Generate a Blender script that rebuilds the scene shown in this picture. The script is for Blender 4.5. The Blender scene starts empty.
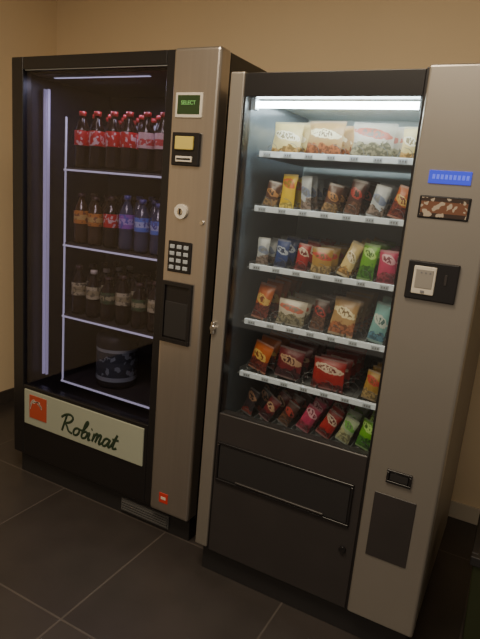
import bpy, bmesh, math, random
from mathutils import Matrix, Vector
random.seed(4)
C=bpy.context.scene.collection

# ---------------------------------------------------------------- materials
def mk(name):
    m=bpy.data.materials.new(name); m.use_nodes=True
    nt=m.node_tree; return m,nt,nt.nodes['Principled BSDF']
def mat(name,col,rough=.5,metal=0,emit=0,ecol=None,noise=0,nscale=20,bump=0,stretch=None,spec=None):
    m,nt,b=mk(name)
    c=(*col,1)
    b.inputs['Base Color'].default_value=c
    b.inputs['Roughness'].default_value=rough
    b.inputs['Metallic'].default_value=metal
    if spec is not None: b.inputs['Specular IOR Level'].default_value=spec
    if emit:
        b.inputs['Emission Color'].default_value=(*(ecol or col),1)
        b.inputs['Emission Strength'].default_value=emit
    if noise or bump:
        tc=nt.nodes.new('ShaderNodeTexCoord'); mp=nt.nodes.new('ShaderNodeMapping')
        nt.links.new(tc.outputs['Object'],mp.inputs['Vector'])
        if stretch: mp.inputs['Scale'].default_value=stretch
        n=nt.nodes.new('ShaderNodeTexNoise'); n.inputs['Scale'].default_value=nscale; n.inputs['Detail'].default_value=4
        nt.links.new(mp.outputs['Vector'],n.inputs['Vector'])
        if noise:
            r=nt.nodes.new('ShaderNodeMix'); r.data_type='RGBA'
            r.inputs[6].default_value=(*[x*(1-noise) for x in col],1)
            r.inputs[7].default_value=(*[min(1,x*(1+noise)) for x in col],1)
            nt.links.new(n.outputs['Fac'],r.inputs[0]); nt.links.new(r.outputs[2],b.inputs['Base Color'])
        if bump:
            bp=nt.nodes.new('ShaderNodeBump'); bp.inputs['Strength'].default_value=bump; bp.inputs['Distance'].default_value=.002
            nt.links.new(n.outputs['Fac'],bp.inputs['Height']); nt.links.new(bp.outputs['Normal'],b.inputs['Normal'])
    return m
def glassmat(name,refl=.07,tint=(1,1,1)):
    m=bpy.data.materials.new(name); m.use_nodes=True; nt=m.node_tree; nt.nodes.clear()
    o=nt.nodes.new('ShaderNodeOutputMaterial'); mx=nt.nodes.new('ShaderNodeMixShader')
    t=nt.nodes.new('ShaderNodeBsdfTransparent'); t.inputs[0].default_value=(*tint,1)
    g=nt.nodes.new('ShaderNodeBsdfGlossy'); g.inputs['Roughness'].default_value=.03
    mx.inputs[0].default_value=refl
    nt.links.new(t.outputs[0],mx.inputs[1]); nt.links.new(g.outputs[0],mx.inputs[2]); nt.links.new(mx.outputs[0],o.inputs[0])
    return m
def packmat(name,base,band,blot,v0=.35,v1=.68,scale=9,rough=.35,style='label'):
    """printed film. label: band + small print.  bag: crimps, oval logo, wordmark lines, product picture"""
    m,nt,b=mk(name); N=nt.nodes.new; L=nt.links.new
    uv=N('ShaderNodeUVMap'); uv.uv_map='UVMap'; sp=N('ShaderNodeSeparateXYZ'); L(uv.outputs[0],sp.inputs[0])
    U,V=sp.outputs['X'],sp.outputs['Y']
    def mth(op,a,bb=None,c=None):
        x=N('ShaderNodeMath'); x.operation=op
        for i,s in enumerate((a,bb,c)):
            if s is None: continue
            if isinstance(s,(int,float)): x.inputs[i].default_value=s
            else: L(s,x.inputs[i])
        return x.outputs[0]
    def rng(lo,hi,src): return mth('MULTIPLY',mth('GREATER_THAN',src,lo),mth('LESS_THAN',src,hi))
    def mix(f,a,bb):
        x=N('ShaderNodeMix'); x.data_type='RGBA'; L(f,x.inputs[0])
        for i,s in ((6,a),(7,bb)):
            if isinstance(s,tuple): x.inputs[i].default_value=(*s,1)
            else: L(s,x.inputs[i])
        return x.outputs[2]
    tc=N('ShaderNodeTexCoord')
    def noise(sc,stretch=(1,1,1),det=1):
        mp=N('ShaderNodeMapping'); mp.inputs['Scale'].default_value=stretch; L(tc.outputs['Object'],mp.inputs['Vector'])
        n=N('ShaderNodeTexNoise'); n.inputs['Scale'].default_value=sc; n.inputs['Detail'].default_value=det; L(mp.outputs[0],n.inputs['Vector']); return n.outputs['Fac']
    if style=='label':
        c=mix(rng(v0,v1,V),base,band)
        c=mix(mth('GREATER_THAN',noise(scale*7),.58),c,blot)
    else:
        c=mix(noise(25),tuple(x*.65 for x in base),tuple(min(1,x*1.15) for x in base))
        pic=mth('LESS_THAN',mth('ADD',V,mth('MULTIPLY',noise(40,det=3),.5)),v0+.36)
        pc=mix(mth('GREATER_THAN',noise(95,det=2),.5),blot,tuple(x*.45 for x in blot))
        c=mix(pic,c,pc)
        e=mth('ADD',mth('POWER',mth('ABSOLUTE',mth('DIVIDE',mth('SUBTRACT',U,.5),.46)),2.0),mth('POWER',mth('ABSOLUTE',mth('DIVIDE',mth('SUBTRACT',mth('ADD',V,mth('MULTIPLY',U,.16)),v1+.08),.13)),2.0))
        e=mth('ADD',e,mth('MULTIPLY',mth('SUBTRACT',noise(70,det=2),.5),1.6))
        lg=mth('LESS_THAN',e,1.0)
        c=mix(lg,c,band)
        wd=mth('MULTIPLY',mth('LESS_THAN',e,.5),mth('GREATER_THAN',noise(160,(1,1,.5)),.5))
        c=mix(wd,c,tuple(x*.35 for x in base))
        crimp=mth('ADD',mth('LESS_THAN',V,.06),mth('GREATER_THAN',V,.94))
        c=mix(crimp,c,tuple(.5*x+.12 for x in base))
    L(c,b.inputs['Base Color']); b.inputs['Roughness'].default_value=rough
    return m

M={}
M['black']=mat('black_enamel',(.012,.011,.012),.32)
M['blacksat']=mat('black_satin',(.02,.019,.02),.5)
M['dgrey']=mat('dark_grey_panel',(.032,.028,.028),.42,noise=.15,nscale=8)
M['steel']=mat('brushed_steel',(.50,.46,.42),.30,.88,noise=.10,nscale=60,stretch=(1,1,.04),bump=.05)
M['silver']=mat('silver_paint',(.34,.315,.28),.34,.65,noise=.05,nscale=5)
M['side']=mat('cabinet_side_paint',(.17,.145,.11),.45,.3,noise=.06,nscale=4)
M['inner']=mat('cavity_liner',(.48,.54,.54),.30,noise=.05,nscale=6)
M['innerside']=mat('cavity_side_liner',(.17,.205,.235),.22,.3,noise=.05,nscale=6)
M['innerblk']=mat('cavity_liner_dark',(.016,.015,.026),.4)
M['white']=mat('price_strip_white',(.66,.69,.71),.4,emit=.08,ecol=(.8,.9,1))  # faint emission stands in for shelf lighting on the strips
M['tray']=mat('tray_metal',(.26,.28,.29),.35,.5)
M['ink']=mat('label_ink',(.18,.18,.2),.5)
M['tube']=mat('fluorescent_tube',(1,1,1),.4,emit=32,ecol=(.86,.98,1))
M['led']=mat('streak_glow_cool',(.9,.9,1),.4,emit=.8,ecol=(.80,.80,1))  # emission imitates a bright reflected streak, not a lamp
M['streakv']=mat('streak_glow_violet',(.6,.56,.75),.4,emit=.24,ecol=(.72,.68,.95))  # same for the upright streaks: reflection drawn as glow
M['shelfedge']=mat('shelf_edge_lit',(.7,.7,.8),.3,emit=.32,ecol=(.78,.78,1))  # emission stands in for light caught on shelf edges and upright
M['lcdg']=mat('display_green',(.02,.035,.015),.2,emit=.05,ecol=(.2,.4,.1))
M['lcdgt']=mat('display_green_text',(.1,.3,.05),.4,emit=.4,ecol=(.35,.75,.25))
M['lcdb']=mat('display_blue',(.02,.03,.3),.2,emit=.8,ecol=(.05,.07,.75))
M['lcdbt']=mat('display_blue_text',(.1,.14,.7),.4,emit=.8,ecol=(.08,.11,.82))
M['yellow']=mat('yellow_plastic',(.55,.45,.12),.4)
M['cream']=mat('cream_plastic',(.60,.56,.48),.4)
M['key']=mat('key_grey',(.36,.39,.42),.4)
M['red']=mat('red_plastic',(.5,.04,.03),.4)
M['capred']=mat('cap_red',(.38,.02,.02),.35)
M['capdark']=mat('cap_dark',(.06,.03,.03),.35)
M['chrome']=mat('chrome',(.75,.73,.7),.15,1)
M['coil']=mat('coil_wire',(.22,.22,.22),.35,.9)
M['sign']=mat('sign_enamel',(.31,.325,.25),.4,emit=.03,ecol=(.6,.62,.45),noise=.05,nscale=6)
M['signtxt']=mat('sign_ink',(.02,.04,.02),.5)
M['foto']=packmat('coin_sticker_print',(.04,.025,.02),(.16,.07,.04),(.40,.34,.27),.2,.8,9)
M['glass1']=glassmat('door_glass_dark',.045,(.78,.77,.86))
M['glass2']=glassmat('door_glass_clear',.07,(.94,.96,.96))
M['cola']=mat('cola_liquid',(.016,.007,.006),.12)
M['amber']=mat('tea_liquid',(.06,.03,.015),.12)
M['clear']=mat('pet_plastic_dim',(.05,.055,.11),.15)
M['green']=mat('bin_olive_plastic',(.028,.036,.014),.5,noise=.12,nscale=12)

# ---------------------------------------------------------------- geometry helpers
def empty(name,loc=(0,0,0)):
    o=bpy.data.objects.new(name,None); o.location=loc; o.empty_display_size=.1; C.objects.link(o); return o
def finish(name,bm,mats,parent=None,bevel=0,smooth=False):
    me=bpy.data.meshes.new(name); bmesh.ops.recalc_face_normals(bm,faces=bm.faces[:])
    bm.to_mesh(me); bm.free()
    for m in (mats if isinstance(mats,list) else [mats]): me.materials.append(m)
    o=bpy.data.objects.new(name,me); C.objects.link(o)
    if parent: o.parent=parent
    if bevel:
        b=o.modifiers.new('bevel','BEVEL'); b.width=bevel; b.segments=3; b.limit_method='ANGLE'
    return o
def bbox(bm,x0,x1,y0,y1,z0,z1,mi=0):
    v=[bm.verts.new(p) for p in ((x0,y0,z0),(x1,y0,z0),(x1,y1,z0),(x0,y1,z0),(x0,y0,z1),(x1,y0,z1),(x1,y1,z1),(x0,y1,z1))]
    for f in ((0,3,2,1),(4,5,6,7),(0,1,5,4),(1,2,6,5),(2,3,7,6),(3,0,4,7)):
        bm.faces.new([v[i] for i in f]).material_index=mi
def box(name,x0,x1,y0,y1,z0,z1,m,parent=None,bevel=.002):
    bm=bmesh.new(); bbox(bm,x0,x1,y0,y1,z0,z1); return finish(name,bm,m,parent,bevel)
def boxes(name,lst,m,parent=None,bevel=.002):
    bm=bmesh.new()
    for t in lst: bbox(bm,*t)
    return finish(name,bm,m,parent,bevel)
def cyl(name,p,r,depth,axis,m,parent=None,seg=28,bevel=.001):
    bm=bmesh.new()
    R={'X':Matrix.Rotation(math.pi/2,4,'Y'),'Y':Matrix.Rotation(math.pi/2,4,'X'),'Z':Matrix.Identity(4)}[axis]
    bmesh.ops.create_cone(bm,cap_ends=True,segments=seg,radius1=r,radius2=r,depth=depth,matrix=Matrix.Translation(p)@R)
    return finish(name,bm,m,parent,bevel)
def text(name,s,p,size,m,parent,shear=0,ext=.0006,sx=1,bold=0):
    cu=bpy.data.curves.new(name,'FONT'); cu.body=s; cu.size=size; cu.shear=shear; cu.extrude=ext; cu.offset=bold
    cu.align_x='CENTER'; cu.align_y='CENTER'; cu.materials.append(m)
    o=bpy.data.objects.new(name,cu); o.location=p; o.rotation_euler=(math.pi/2,0,0); o.scale=(sx,1,1); C.objects.link(o); o.parent=parent; return o

# ---------------------------------------------------------------- room
XL,YB,XR,YF,ZC=-2.84,2.68,2.2,-2.0,2.75
wallm=mat('wall_plaster_warm',(.80,.64,.42),.85,noise=.03,nscale=3,bump=.15)
bm=bmesh.new(); bbox(bm,XL-.1,XL,YF,YB+.1,0,ZC); finish('wall_left',bm,wallm)
bm=bmesh.new(); bbox(bm,XL,XR,YB,YB+.1,0,ZC); finish('wall_back',bm,wallm)
bm=bmesh.new(); bbox(bm,XL-.1,XR,YF,YB+.1,ZC,ZC+.1); finish('ceiling',bm,mat('ceiling_paint',(.75,.68,.55),.9,noise=.03,nscale=3))
m,nt,b=mk('floor_tiles'); N=nt.nodes.new; L=nt.links.new
tc=N('ShaderNodeTexCoord'); mp=N('ShaderNodeMapping'); L(tc.outputs['Object'],mp.inputs['Vector']); mp.inputs['Location'].default_value=(1.18+6,-1.157+6,0)
br=N('ShaderNodeTexBrick'); br.offset=0; br.squash=1; br.inputs['Scale'].default_value=1
br.inputs['Brick Width'].default_value=.6; br.inputs['Row Height'].default_value=.6; br.inputs['Mortar Size'].default_value=.004; br.inputs['Mortar Smooth'].default_value=.2
br.inputs['Color1'].default_value=(.040,.034,.032,1); br.inputs['Color2'].default_value=(.046,.039,.036,1); br.inputs['Mortar'].default_value=(.085,.073,.066,1)
L(mp.outputs[0],br.inputs['Vector'])
n=N('ShaderNodeTexNoise'); n.inputs['Scale'].default_value=7; n.inputs['Detail'].default_value=6; L(tc.outputs['Object'],n.inputs['Vector'])
mr=N('ShaderNodeMapRange'); mr.inputs['To Min'].default_value=.7; mr.inputs['To Max'].default_value=1.3; L(n.outputs['Fac'],mr.inputs['Value'])
vm=N('ShaderNodeVectorMath'); vm.operation='SCALE'; L(br.outputs['Color'],vm.inputs[0]); L(mr.outputs[0],vm.inputs['Scale']); L(vm.outputs[0],b.inputs['Base Color'])
b.inputs['Roughness'].default_value=.36
bp=N('ShaderNodeBump'); bp.inputs['Strength'].default_value=.4; bp.inputs['Distance'].default_value=.002; bp.invert=True; L(br.outputs['Fac'],bp.inputs['Height']); L(bp.outputs[0],b.inputs['Normal'])
bm=bmesh.new(); bbox(bm,XL-.1,XR,YF,YB+.1,-.08,0); finish('floor',bm,m)
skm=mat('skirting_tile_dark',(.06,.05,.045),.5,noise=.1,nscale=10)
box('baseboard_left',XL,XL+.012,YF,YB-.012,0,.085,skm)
box('baseboard_back',XL,XR,YB-.012,YB,0,.085,mat('skirting_light',(.60,.53,.42),.5,noise=.05,nscale=8))

# ================================================================ drinks machine (left)
V1=empty('vending_machine',(-1.57,2.1,0))
def reparent(root,objs):
    bpy.context.view_layer.update()
    inv=root.matrix_world.inverted()
    for o in objs:
        o.parent=root; o.matrix_parent_inverse=inv
before=set(bpy.data.objects)
F=1.73; H=1.935; xl,xr=-2.098,-1.043; yb=2.60
boxes('cabinet',[(xl+.005,xl+.04,F+.05,yb,.10,H-.005),(xr-.20,xr-.004,F+.05,yb,.10,H-.005),(xl+.04,xr-.2,yb-.04,yb,.10,H-.005),(xl+.04,xr-.2,F+.05,yb-.04,H-.06,H-.005),(xl+.04,xr-.2,F+.05,yb-.04,.10,.46)],M['black'],None,.003)
box('plinth',xl+.02,xr-.02,F+.03,yb-.02,.0,.10,M['blacksat'])
boxes('vent_grille',[(-1.42,-1.17,F+.016,F+.03,.028+i*.012,.035+i*.012) for i in range(4)]+[(-1.425,-1.165,F+.022,F+.031,.02,.08)],mat('grille_grey',(.12,.12,.12),.5,.3),None,.0005)
boxes('cavity_liner',[(xl+.041,xl+.046,F+.05,yb-.05,.46,H-.06),(xr-.206,xr-.201,F+.05,yb-.05,.46,H-.06),(xl+.046,xr-.206,yb-.30,yb-.295,.46,H-.06)],M['innerblk'],None,0)
gx0,gx1,gz0,gz1=-2.03,-1.283,.478,1.885
boxes('door_frame',[(xl,gx0,F,F+.05,.115,H),(gx1,-1.238,F,F+.05,.115,H),(gx0,gx1,F,F+.05,gz1,H),(gx0,gx1,F,F+.05,.115,.478)],M['black'],None,.004)
boxes('door_frame_trim',[(gx0+.01,gx1,F+.004,F+.008,gz1-.004,gz1)],M['tray'],None,.0008)
box('door_glass',gx0-.004,gx1+.004,F+.012,F+.016,gz0-.004,gz1+.004,M['glass1'],None,0)
boxes('cavity_streak_bars',[(-2.033,-2.025,1.845,1.86,.50,1.83),(-2.009,-2.005,1.845,1.86,.50,1.83)],M['streakv'],None,.001)  # thin glowing bars in place of streaks reflected in the door glass
boxes('cavity_top_streak',[(-1.97,-1.45,1.845,1.858,1.873,1.880)],M['led'],None,.001)  # glowing bar imitating the streak along the top of the glass
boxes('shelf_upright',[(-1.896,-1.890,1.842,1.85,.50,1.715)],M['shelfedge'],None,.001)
sh1=[1.505,1.17,.835,.512]
bm=bmesh.new()
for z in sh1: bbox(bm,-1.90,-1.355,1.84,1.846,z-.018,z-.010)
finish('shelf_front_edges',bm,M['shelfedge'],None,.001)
bm=bmesh.new()
for z in sh1: bbox(bm,-1.90,-1.300,1.846,2.28,z-.016,z-.001)
finish('shelf_trays',bm,M['dgrey'],None,.001)
box('product_lift',-1.345,-1.285,1.86,2.25,.47,1.86,M['blacksat'])
box('sign_panel',-2.018,-1.300,F-.006,F+.002,.285,.460,M['sign'],None,.003)
box('sign_logo',-1.980,-1.868,F-.009,F-.004,.325,.440,mat('logo_red',(.42,.07,.035),.4),None,.001)
bm=bmesh.new()
for k in range(3):
    a=.25+.9*k
    for i in range(10):
        t0=a+i*.12; t1=t0+.13; r=.028+.009*k
        x0,z0=-1.925+r*math.cos(t0),.378+r*math.sin(t0); x1,z1=-1.925+r*math.cos(t1),.378+r*math.sin(t1)
        bbox(bm,min(x0,x1)-.002,max(x0,x1)+.002,F-.0105,F-.009,min(z0,z1)-.002,max(z0,z1)+.002)
finish('sign_logo_curl',bm,M['cream'])
strokes=[[(.17,0),(.16,.5),(.15,1.0)],
 [(-.10,.78),(.02,1.0),(.36,1.1),(.58,.92),(.48,.62),(.2,.5),(.36,.36),(.55,.04),(.78,.02)],
 [(1.08,.42),(.92,.46),(.80,.28),(.84,.02),(1.02,-.02),(1.14,.18),(1.08,.42),(1.16,.40),(1.27,.40)],
 [(1.27,.40),(1.44,.75),(1.42,1.05),(1.30,.95),(1.30,.5),(1.30,.05),(1.42,-.04),(1.58,.06),(1.58,.36),(1.45,.46),(1.32,.30)],
 [(1.62,.34),(1.70,.50),(1.70,.10),(1.74,-.06),(1.84,.06)],
 [(1.90,.46),(1.96,.46),(1.96,.0)],
 [(1.96,.10),(2.00,.50),(2.13,.54),(2.15,.38),(2.14,.0)],
 [(2.14,.10),(2.18,.50),(2.31,.54),(2.34,.38),(2.32,.04),(2.38,-.06),(2.50,.10)],
 [(2.82,.40),(2.68,.50),(2.52,.34),(2.52,.02),(2.68,-.04),(2.80,.20),(2.84,.46)],
 [(2.84,.46),(2.81,.10),(2.90,-.05),(3.02,.20),(3.10,.85)],
 [(3.10,.85),(3.06,.12),(3.14,-.04),(3.30,.10)],[(2.94,.52),(3.10,.55),(3.26,.55)],[(1.72,.66),(1.75,.69)]]
cu=bpy.data.curves.new('sign_text','CURVE'); cu.dimensions='3D'; cu.bevel_depth=.0058; cu.bevel_resolution=2; cu.resolution_u=6; cu.use_fill_caps=True; cu.materials.append(M['signtxt'])
for st in strokes:
    s=cu.splines.new('NURBS'); s.points.add(len(st)-1)
    for p,(a,z) in zip(s.points,st): p.co=(.103*(a+z*.32)-1.785,0,.084*z+.318,1)
    s.order_u=3 if len(st)>2 else 2; s.use_endpoint_u=True
o=bpy.data.objects.new('sign_text',cu); o.scale=(1,.3,1); o.location=(0,F-.0065,0); C.objects.link(o)
box('control_column',-1.238,xr,F-.022,F+.05,.122,H,M['steel'],None,.012)
yc=F-.022
boxes('display_bezel',[(-1.217,-1.103,yc-.005,yc+.002,1.700,1.785)],M['cream'],None,.003)
box('display_screen',-1.207,-1.113,yc-.0065,yc-.003,1.712,1.776,M['lcdg'],None,.001)
text('display_text','SELECT',(-1.160,yc-.007,1.750),.019,M['lcdgt'],None)
box('bill_acceptor',-1.218,-1.100,yc-.012,yc+.002,1.535,1.650,M['black'],None,.004)
box('bill_slot_label',-1.200,-1.122,yc-.020,yc-.010,1.590,1.636,M['yellow'],None,.003)
box('bill_mouth',-1.195,-1.125,yc-.018,yc-.010,1.548,1.568,M['cream'],None,.002)
box('bill_mouth_slot',-1.190,-1.130,yc-.019,yc-.016,1.555,1.561,M['black'],None,0)
cyl('coin_bezel',(-1.165,yc-.004,1.372),.027,.012,'Y',M['cream'])
cyl('coin_bezel_centre',(-1.165,yc-.008,1.372),.012,.010,'Y',M['chrome'])
box('coin_slot',-1.168,-1.162,yc-.0145,yc-.008,1.362,1.382,M['black'],None,0)
cyl('key_lock',(-1.072,yc-.002,1.34),.008,.010,'Y',M['chrome'])
box('keypad_plate',-1.213,-1.108,yc-.005,yc+.002,1.145,1.262,M['black'],None,.003)
boxes('keypad_keys',[(-1.203+i*.031,-1.203+i*.031+.021,yc-.009,yc-.004,1.156+j*.026,1.156+j*.026+.015) for i in range(3) for j in range(4)],M['key'],None,.002)
boxes('coin_return',[(-1.228,-1.092,yc-.010,yc+.002,.868,.885),(-1.228,-1.092,yc-.010,yc+.002,1.092,1.108),(-1.228,-1.214,yc-.010,yc+.002,.885,1.092),(-1.106,-1.092,yc-.010,yc+.002,.885,1.092),(-1.214,-1.106,yc-.002,yc+.001,.885,1.092)],M['black'],None,.003)
box('coin_return_flap',-1.212,-1.108,yc-.006,yc-.001,.890,1.03,M['blacksat'],None,.002)
box('warning_sticker',-1.190,-1.146,yc-.002,yc+.001,.170,.214,M['red'],None,.0005)
box('warning_sticker_mark',-1.180,-1.156,yc-.003,yc,.186,.198,M['cream'],None,.0005)
reparent(V1,[o for o in bpy.data.objects if o not in before])

def lathe(bm,uvl,cx,cy,z0,prof,seg=16):
    rings=[]
    for (r,z,mi) in prof:
        rings.append([bm.verts.new((cx+r*math.cos(2*math.pi*i/seg),cy+r*math.sin(2*math.pi*i/seg),z0+z)) for i in range(seg)])
    for k in range(len(prof)-1):
        for i in range(seg):
            f=bm.faces.new((rings[k][i],rings[k][(i+1)%seg],rings[k+1][(i+1)%seg],rings[k+1][i]))
            f.material_index=prof[k][2]; f.smooth=True
            for l,u,v in zip(f.loops,[i/seg,(i+1)/seg,(i+1)/seg,i/seg],[0,0,1,1]): l[uvl].uv=(u,v)
    f=bm.faces.new(rings[-1]); f.material_index=prof[-1][2]
    f=bm.faces.new(rings[0][::-1]); f.material_index=prof[0][2]
def bottle(bm,uvl,cx,cy,z0,h,r,liq,lab,cap):
    p=[(r*.85,0,liq),(r,.012,liq),(r,.05*h/.23,liq),(r*.93,.07*h/.23,liq),(r*.96,.36*h,liq),(r*1.01,.40*h,lab),(r*1.01,.66*h,liq),(r*.95,.69*h,liq),(r*.78,.76*h,liq),(r*.42,.87*h,liq),(r*.40,.92*h,cap),(r*.47,.925*h,cap),(r*.47,h,cap),(r*.1,h+.001,cap)]
    lathe(bm,uvl,cx,cy,z0,p)
bmats=[M['cola'],M['amber'],M['clear'],
 packmat('label_red',(.60,.02,.03),(.60,.02,.03),(.75,.55,.55),.3,.7,9),
 packmat('label_pink',(.72,.50,.52),(.60,.06,.08),(.7,.5,.5),.2,.6,9),
 packmat('label_orange',(.60,.24,.05),(.6,.42,.15),(.25,.1,.05),.3,.7,9),
 packmat('label_purple',(.32,.10,.55),(.5,.38,.75),(.12,.10,.5),.3,.7,9),
 packmat('label_blue',(.10,.20,.70),(.45,.52,.80),(.10,.10,.4),.3,.7,9),
 packmat('label_paleyellow',(.50,.47,.30),(.36,.32,.17),(.14,.13,.08),.3,.7,9),
 M['capred'],M['cream'],M['capdark'],
 mat('cap_blue',(.08,.08,.30),.4),
 packmat('label_darkgreen',(.06,.12,.05),(.38,.36,.20),(.04,.05,.03),.3,.7,9)]
bm=bmesh.new(); uvl=bm.loops.layers.uv.new('UVMap')
lanes=[-1.843,-1.755,-1.667,-1.579,-1.491,-1.403]
rows=[[(0,3,9,0),(0,3,9,0),(0,3,9,0),(0,3,9,0),(0,4,9,0),(0,4,9,0)],[(1,5,11,0),(1,5,11,-.01),(0,3,11,0),(2,6,12,.01),(2,7,12,0),(2,7,12,-.01)],[(0,8,11,.01),(0,8,10,0),(0,13,11,-.02),(0,8,11,0),(0,13,11,-.02),(0,8,11,0)]]
for ri,row in enumerate(rows):
    for li,(a,b_,c,dh) in enumerate(row):
        for d in range(4):
            hh=[.240,.225,.220][ri]+dh
            bottle(bm,uvl,lanes[li]+.004*random.uniform(-1,1),1.895+d*.085,sh1[ri],hh,.034,a,b_,c)
finish('drink_bottles',bm,bmats)
bm=bmesh.new(); uvl=bm.loops.layers.uv.new('UVMap')
r=.098
lathe(bm,uvl,-1.66,1.965,sh1[3],[(r*.92,0,0),(r,.015,0),(r*1.0,.035,2),(r*1.0,.055,1),(r*1.0,.175,2),(r*1.0,.190,0),(r*1.02,.215,0),(r*1.02,.235,0),(r*.9,.255,0),(r*.55,.262,0),(r*.5,.275,0),(r*.1,.276,0)],36)
finish('drinks_keg',bm,[M['blacksat'],packmat('keg_label',(.04,.05,.06),(.06,.07,.08),(.22,.26,.28),.35,.6,5),mat('keg_band',(.34,.40,.43),.35,.3)])

# ================================================================ snack machine (right)
before=set(bpy.data.objects)
V2=empty('vending_machine.001',(-.53,2.0,0)); before.add(V2)
F=1.624; H=1.832; xl,xr=-.952,-.117; yb=2.42
gx0,gx1,gz0,gz1=-.893,-.343,.678,1.757
boxes('cabinet',[(xl+.006,xl+.035,F+.05,yb,.10,H-.006),(-.335,xr-.004,F+.05,yb,.10,H-.006),(xl+.035,-.335,yb-.03,yb,.10,H-.006),(xl+.035,-.335,F+.05,yb-.03,H-.05,H-.006),(xl+.035,-.335,F+.05,yb-.03,.10,.60)],M['side'],None,.003)
box('plinth',xl+.02,xr-.02,F+.035,yb-.02,0,.10,M['blacksat'])
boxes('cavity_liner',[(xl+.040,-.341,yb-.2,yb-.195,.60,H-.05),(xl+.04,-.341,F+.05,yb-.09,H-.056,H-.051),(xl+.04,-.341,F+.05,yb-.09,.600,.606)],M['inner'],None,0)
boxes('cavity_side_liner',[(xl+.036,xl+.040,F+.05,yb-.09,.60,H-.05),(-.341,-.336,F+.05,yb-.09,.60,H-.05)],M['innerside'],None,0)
box('frame_stile',xl,gx0-.006,F,F+.05,.12,H,M['silver'],None,.006)
boxes('door_frame',[(gx0-.006,gx0,F+.006,F+.05,.112,H-.004),(gx0,gx1,F+.004,F+.05,gz1,H-.004),(gx1,-.334,F+.004,F+.05,.112,H)],M['black'],None,.002)
box('lower_panel',gx0,gx1,F+.004,F+.05,.112,gz0,M['dgrey'],None,.004)
box('door_glass',gx0-.002,gx1+.002,F+.012,F+.016,gz0,gz1,M['glass2'],None,0)
boxes('delivery_frame',[(-.885,-.372,F-.004,F+.006,.560,.570),(-.885,-.372,F-.004,F+.006,.415,.424),(-.885,-.877,F-.004,F+.006,.424,.560),(-.380,-.372,F-.004,F+.006,.424,.560)],M['black'],None,.002)
box('delivery_flap',-.876,-.381,F-.001,F+.005,.425,.559,M['blacksat'],None,.003)
box('delivery_flap_lip',-.80,-.46,F-.008,F+.001,.428,.436,M['dgrey'],None,.003)
cyl('panel_lock',(-.381,F+.002,.329),.012,.012,'Y',M['black'])
box('control_column',-.334,xr,F-.012,F+.05,.120,H+.004,M['silver'],None,.008)
yc=F-.012
box('display_screen',-.290,-.180,yc-.004,yc+.002,1.529,1.564,M['lcdb'],None,.001)
boxes('display_segments',[(-.280+i*.011,-.273+i*.011,yc-.0048,yc-.003,1.541,1.553) for i in range(9)],M['lcdbt'],None,0)
box('coin_plate',-.305,-.170,yc-.004,yc+.002,1.434,1.496,M['black'],None,.003)
bm=bmesh.new(); uvl=bm.loops.layers.uv.new('UVMap')
vs=[bm.verts.new(p) for p in ((-.299,yc-.0045,1.439),(-.176,yc-.0045,1.439),(-.176,yc-.0045,1.491),(-.299,yc-.0045,1.491))]
f=bm.faces.new(vs)
for l,u in zip(f.loops,((0,0),(1,0),(1,1),(0,1))): l[uvl].uv=u
finish('coin_plate_sticker',bm,M['foto'])
box('payment_module',-.306,-.168,yc-.010,yc+.002,1.205,1.316,M['black'],None,.004)
box('payment_plate',-.288,-.226,yc-.014,yc-.008,1.222,1.302,M['cream'],None,.004)
box('payment_plate_inset',-.281,-.233,yc-.0155,yc-.013,1.240,1.293,mat('payment_inset_grey',(.33,.31,.28),.4,.3),None,.004)
boxes('payment_plate_marks',[(-.268+i*.012,-.264+i*.012,yc-.0165,yc-.015,1.282,1.286) for i in range(3)]+[(-.262,-.252,yc-.0165,yc-.013,1.228,1.234)],M['ink'],None,0)
box('coin_slot',-.203,-.196,yc-.012,yc-.008,1.255,1.285,M['dgrey'],None,.001)
boxes('coin_return',[(-.274,-.198,yc-.008,yc+.002,.625,.633),(-.274,-.198,yc-.008,yc+.002,.661,.669),(-.274,-.266,yc-.008,yc+.002,.633,.661),(-.206,-.198,yc-.008,yc+.002,.633,.661),(-.266,-.206,yc-.002,yc+.001,.633,.661)],M['black'],None,.002)
box('coin_return_flap',-.264,-.208,yc-.006,yc-.001,.634,.660,M['blacksat'],None,.002)
box('service_plate',-.302,-.173,yc-.003,yc+.002,.356,.582,M['dgrey'],None,.002)
cyl('door_handle_lock',(-.940,F-.006,.988),.010,.018,'Y',M['chrome'])
box('door_handle',-.948,-.934,F-.012,F-.002,.965,1.010,M['chrome'],None,.003)
cyl('fluorescent_tube',(-.617,F+.06,1.742),.0105,.52,'X',M['tube'])
boxes('lamp_holder',[(-.895,-.877,F+.045,F+.075,1.725,1.760),(-.357,-.345,F+.045,F+.075,1.725,1.760)],M['white'],None,.002)
sh2=[1.600,1.418,1.215,1.015,.815,.632]
bm=bmesh.new()
for z in sh2: bbox(bm,-.895,-.350,1.745,2.20,z-.016,z-.012)
for z in sh2:
    for k in range(8):
        x=-.888+k*.0757
        bbox(bm,x-.001,x+.001,1.75,2.2,z-.012,z+.008)
finish('shelf_trays',bm,M['tray'])
bm=bmesh.new()
for z in sh2: bbox(bm,-.878,-.350,1.730,1.745,z-.018,z+.002)
finish('price_strips',bm,M['white'],None,.002)
bm=bmesh.new()
for z in sh2:
    for k in range(7):
        x=-.846+k*.0757
        bbox(bm,x-.016,x+.012,1.7285,1.731,z-.015,z-.002)
finish('price_labels',bm,mat('price_label_paper',(.42,.47,.52),.5))
bm=bmesh.new()
for z in sh2:
    for k in range(7):
        x=-.846+k*.0757
        for q in range(3): bbox(bm,x-.011+q*.008,x-.007+q*.008,1.7275,1.729,z-.012,z-.006)
finish('price_digits',bm,M['ink'])
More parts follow.
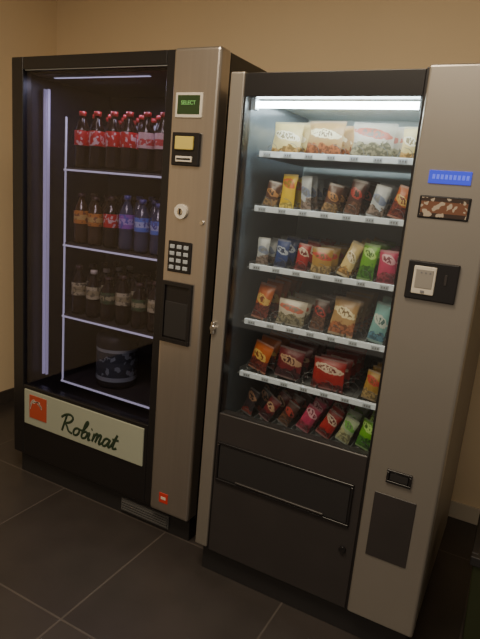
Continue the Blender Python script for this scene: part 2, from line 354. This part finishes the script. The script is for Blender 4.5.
cu=bpy.data.curves.new('product_coils','CURVE'); cu.dimensions='3D'; cu.bevel_depth=.0010; cu.bevel_resolution=1; cu.materials.append(M['coil'])
for ri,z in enumerate(sh2):
    for x in [-.855+k*.0757 for k in range(7)]:
        s=cu.splines.new('POLY'); n=12*8; s.points.add(n-1)
        for i in range(n):
            t=i/12; s.points[i].co=(x+.026*math.sin(2*math.pi*t),1.754+t*.052,z+.012+.022*math.cos(2*math.pi*t),1)
o=bpy.data.objects.new('product_coils',cu); C.objects.link(o)
reparent(V2,[o for o in bpy.data.objects if o not in before])

def bag(bm,uvl,cx,cy,z0,w,h,t,lean,yaw,mi,roll=0):
    nu,nv=8,12; R=Matrix.Translation((cx,cy,z0))@Matrix.Rotation(yaw,4,'Z')@Matrix.Rotation(lean,4,'X')@Matrix.Rotation(roll,4,'Y')
    for side in (-1,1):
        g=[]
        for j in range(nv+1):
            v=j/nv; row=[]
            for i in range(nu+1):
                u=i/nu
                vv=min(1,max(0,(v-.07)/.86))
                th=t/2*(max(0,math.sin(math.pi*vv))**.6)*(max(0,1-abs(2*u-1)**3))**.7
                wob=.02*w*math.sin(9*v+cx*50)*(1 if abs(u-.5)>.3 else .3)
                ww=w*(1-.07*math.sin(math.pi*vv))
                row.append(bm.verts.new(R@Vector(((u-.5)*ww+wob*(u-.5)*.6,side*th+.0018*math.sin(20*u+7*v+cx*90)*(vv*(1-vv)*4),v*h))))
            g.append(row)
        for j in range(nv):
            for i in range(nu):
                q=[g[j][i],g[j][i+1],g[j+1][i+1],g[j+1][i]]
                uq=[(i/nu,j/nv),((i+1)/nu,j/nv),((i+1)/nu,(j+1)/nv),(i/nu,(j+1)/nv)]
                if side>0: q=q[::-1]; uq=uq[::-1]
                f=bm.faces.new(q); f.material_index=mi; f.smooth=True
                for l,uu in zip(f.loops,uq): l[uvl].uv=uu
P=[('cream',(.72,.55,.24),(.80,.70,.5),(.50,.28,.08)),
   ('orange',(.50,.30,.12),(.80,.68,.42),(.40,.13,.05)),
   ('white_red',(.55,.48,.38),(.50,.13,.08),(.30,.26,.16)),
   ('yellow',(.78,.52,.02),(.60,.14,.03),(.80,.6,.12)),
   ('brown',(.10,.04,.025),(.42,.20,.07),(.36,.22,.10)),
   ('white_blue',(.50,.55,.62),(.06,.12,.36),(.30,.33,.32)),
   ('red',(.36,.015,.015),(.60,.46,.36),(.16,.02,.02)),
   ('pink',(.50,.04,.12),(.66,.34,.40),(.30,.04,.07)),
   ('orange_bright',(.50,.11,.015),(.60,.38,.10),(.18,.03,.02)),
   ('blue',(.03,.06,.22),(.45,.50,.60),(.03,.04,.10)),
   ('gold',(.42,.24,.05),(.48,.06,.04),(.46,.32,.14)),
   ('green',(.14,.40,.02),(.42,.68,.18),(.05,.20,.02)),
   ('mint',(.20,.44,.44),(.55,.62,.58),(.08,.22,.32)),
   ('dark_red',(.16,.012,.018),(.42,.26,.16),(.06,.015,.02)),
   ('white_green',(.38,.46,.30),(.16,.40,.08),(.40,.40,.22)),
   ('black_foil',(.03,.02,.025),(.28,.14,.08),(.25,.04,.03)),
   ('silver_white',(.52,.55,.58),(.20,.24,.36),(.30,.22,.18)),
   ('choc',(.07,.025,.02),(.36,.04,.03),(.16,.07,.04))]
pm=[packmat('packet_'+n,a,b_,c,.12+.10*(i%3),.56+.06*(i%4),style='bag') for i,(n,a,b_,c) in enumerate(P)]
bm=bmesh.new(); uvl=bm.loops.layers.uv.new('UVMap')
L7=[-.855+k*.0757 for k in range(7)]
R=[ [(-.800,.105,.115,.03,0,.0),(-.665,.130,.115,.035,1,0),(-.500,.135,.118,.035,2,0),(-.392,.055,.10,.02,0,0)],
    [(L7[0]+.01,.050,.090,.022,4,.25),(L7[1],.058,.120,.025,3,0),(L7[2]-.005,.040,.125,.02,16,-.15),(L7[3],.050,.100,.025,4,.2),(L7[4],.052,.120,.025,17,.15),(L7[5],.050,.110,.022,16,.2),(L7[6],.052,.105,.025,8,.35)],
    [(L7[0],.045,.100,.02,16,0),(L7[1],.050,.105,.02,9,.1),(L7[2],.045,.100,.02,6,.1),(L7[3],.072,.095,.025,10,0),(L7[4],.045,.125,.025,0,.35),(L7[5],.056,.120,.022,11,.12),(L7[6],.058,.115,.022,7,0)],
    [(L7[0]+.015,.066,.140,.035,8,.15),(L7[2]-.015,.105,.095,.03,2,.05),(L7[3]+.01,.050,.120,.02,17,.1),(L7[4]+.02,.090,.130,.03,1,.05),(L7[6]-.01,.056,.145,.02,12,.12)],
    [(L7[0]+.02,.085,.115,.03,8,.2),(L7[2],.100,.115,.03,13,.1),(L7[4],.120,.110,.03,6,0),(L7[6],.055,.105,.025,10,.1)],
    [(L7[0],.050,.100,.02,15,.45),(L7[1],.050,.100,.02,13,.45),(L7[2],.048,.105,.02,17,.45),(L7[3],.052,.105,.02,7,.4),(L7[4],.055,.10,.02,6,.4),(L7[5],.052,.10,.02,14,.35),(L7[6],.052,.105,.02,11,.3)]]
for ri,row in enumerate(R):
    for (x,w,h,t,mi,roll) in row:
        for d in range(5):
            bag(bm,uvl,x+random.uniform(-.005,.005),1.775+d*.065,sh2[ri]-.005+abs(math.sin(roll))*w*.45,w,h*random.uniform(.93,1.04),t,-.14+random.uniform(-.08,.08),random.uniform(-.2,.2),mi,roll*random.uniform(.5,1.2))
finish('snack_packets',bm,pm)

# ================================================================ waste bin
bm=bmesh.new()
def taper(bm,cx,cy,z0,z1,w0,d0,w1,d1,mi,th=.008):
    def ring(w,d,z): return [bm.verts.new((cx+sx*w/2,cy+sy*d/2,z)) for sx,sy in ((-1,-1),(1,-1),(1,1),(-1,1))]
    a=ring(w0,d0,z0); b_=ring(w1,d1,z1); c=ring(w1-2*th,d1-2*th,z1); e=ring(w0-2*th,d0-2*th,z0+th)
    for p,q in ((a,b_),(b_,c),(c,e)):
        for i in range(4): bm.faces.new((p[i],p[(i+1)%4],q[(i+1)%4],q[i])).material_index=mi
    bm.faces.new(a[::-1]).material_index=mi; bm.faces.new(e).material_index=mi
taper(bm,.200,1.93,0,.36,.34,.28,.38,.32,0)
bin_=finish('waste_bin',bm,[M['green']],None,.006)
bm=bmesh.new()
for t in ((0,.400,1.76,1.785),(0,.400,2.075,2.10),(0,.025,1.785,2.075),(.375,.400,1.785,2.075)): bbox(bm,t[0],t[1],t[2],t[3],.352,.385)
bbox(bm,.020,.380,1.78,2.08,.372,.380)
finish('bin_lid',bm,M['blacksat'],bin_,.004)

# ================================================================ lights
def area(name,loc,rot,size,power,col,sy=None):
    l=bpy.data.lights.new(name,'AREA'); l.energy=power; l.color=col; l.size=size
    if sy: l.shape='RECTANGLE'; l.size_y=sy
    o=bpy.data.objects.new(name,l); o.location=loc; o.rotation_euler=rot; C.objects.link(o); return o
area('ceiling_lamp',(-.9,.5,2.70),(0,0,0),.9,52,(1,.83,.61))
area('ceiling_lamp.001',(-.2,-1.3,2.70),(0,0,0),.9,23,(1,.85,.67))
area('cabinet_fill',(-1.66,1.90,1.865),(0,0,0),.5,2.2,(.84,.82,1),.03)  # area light with no fixture, brightens the left cavity
area('cabinet_fill.001',(-.617,1.95,1.772),(0,0,0),.5,3.6,(.88,.98,1),.25)  # added fill behind the tube, brightens the upper rows
w=bpy.data.worlds.new('World'); bpy.context.scene.world=w; w.use_nodes=True
w.node_tree.nodes['Background'].inputs[0].default_value=(1,.84,.66,1); w.node_tree.nodes['Background'].inputs[1].default_value=.30

# ================================================================ camera
rt=Vector((.876,.479,.0856)); fw=Vector((-.447,.864,-.224)).normalized()
rt=(rt-fw*rt.dot(fw)).normalized(); up=rt.cross(fw).normalized()
cd=bpy.data.cameras.new('camera'); cam=bpy.data.objects.new('camera',cd); C.objects.link(cam)
mw=Matrix((rt,up,-fw)).transposed().to_4x4(); mw.translation=(0,0,1.457); cam.matrix_world=mw
cd.sensor_fit='VERTICAL'; cd.sensor_height=24; cd.lens=24*547/639; cd.clip_start=.02
bpy.context.scene.camera=cam
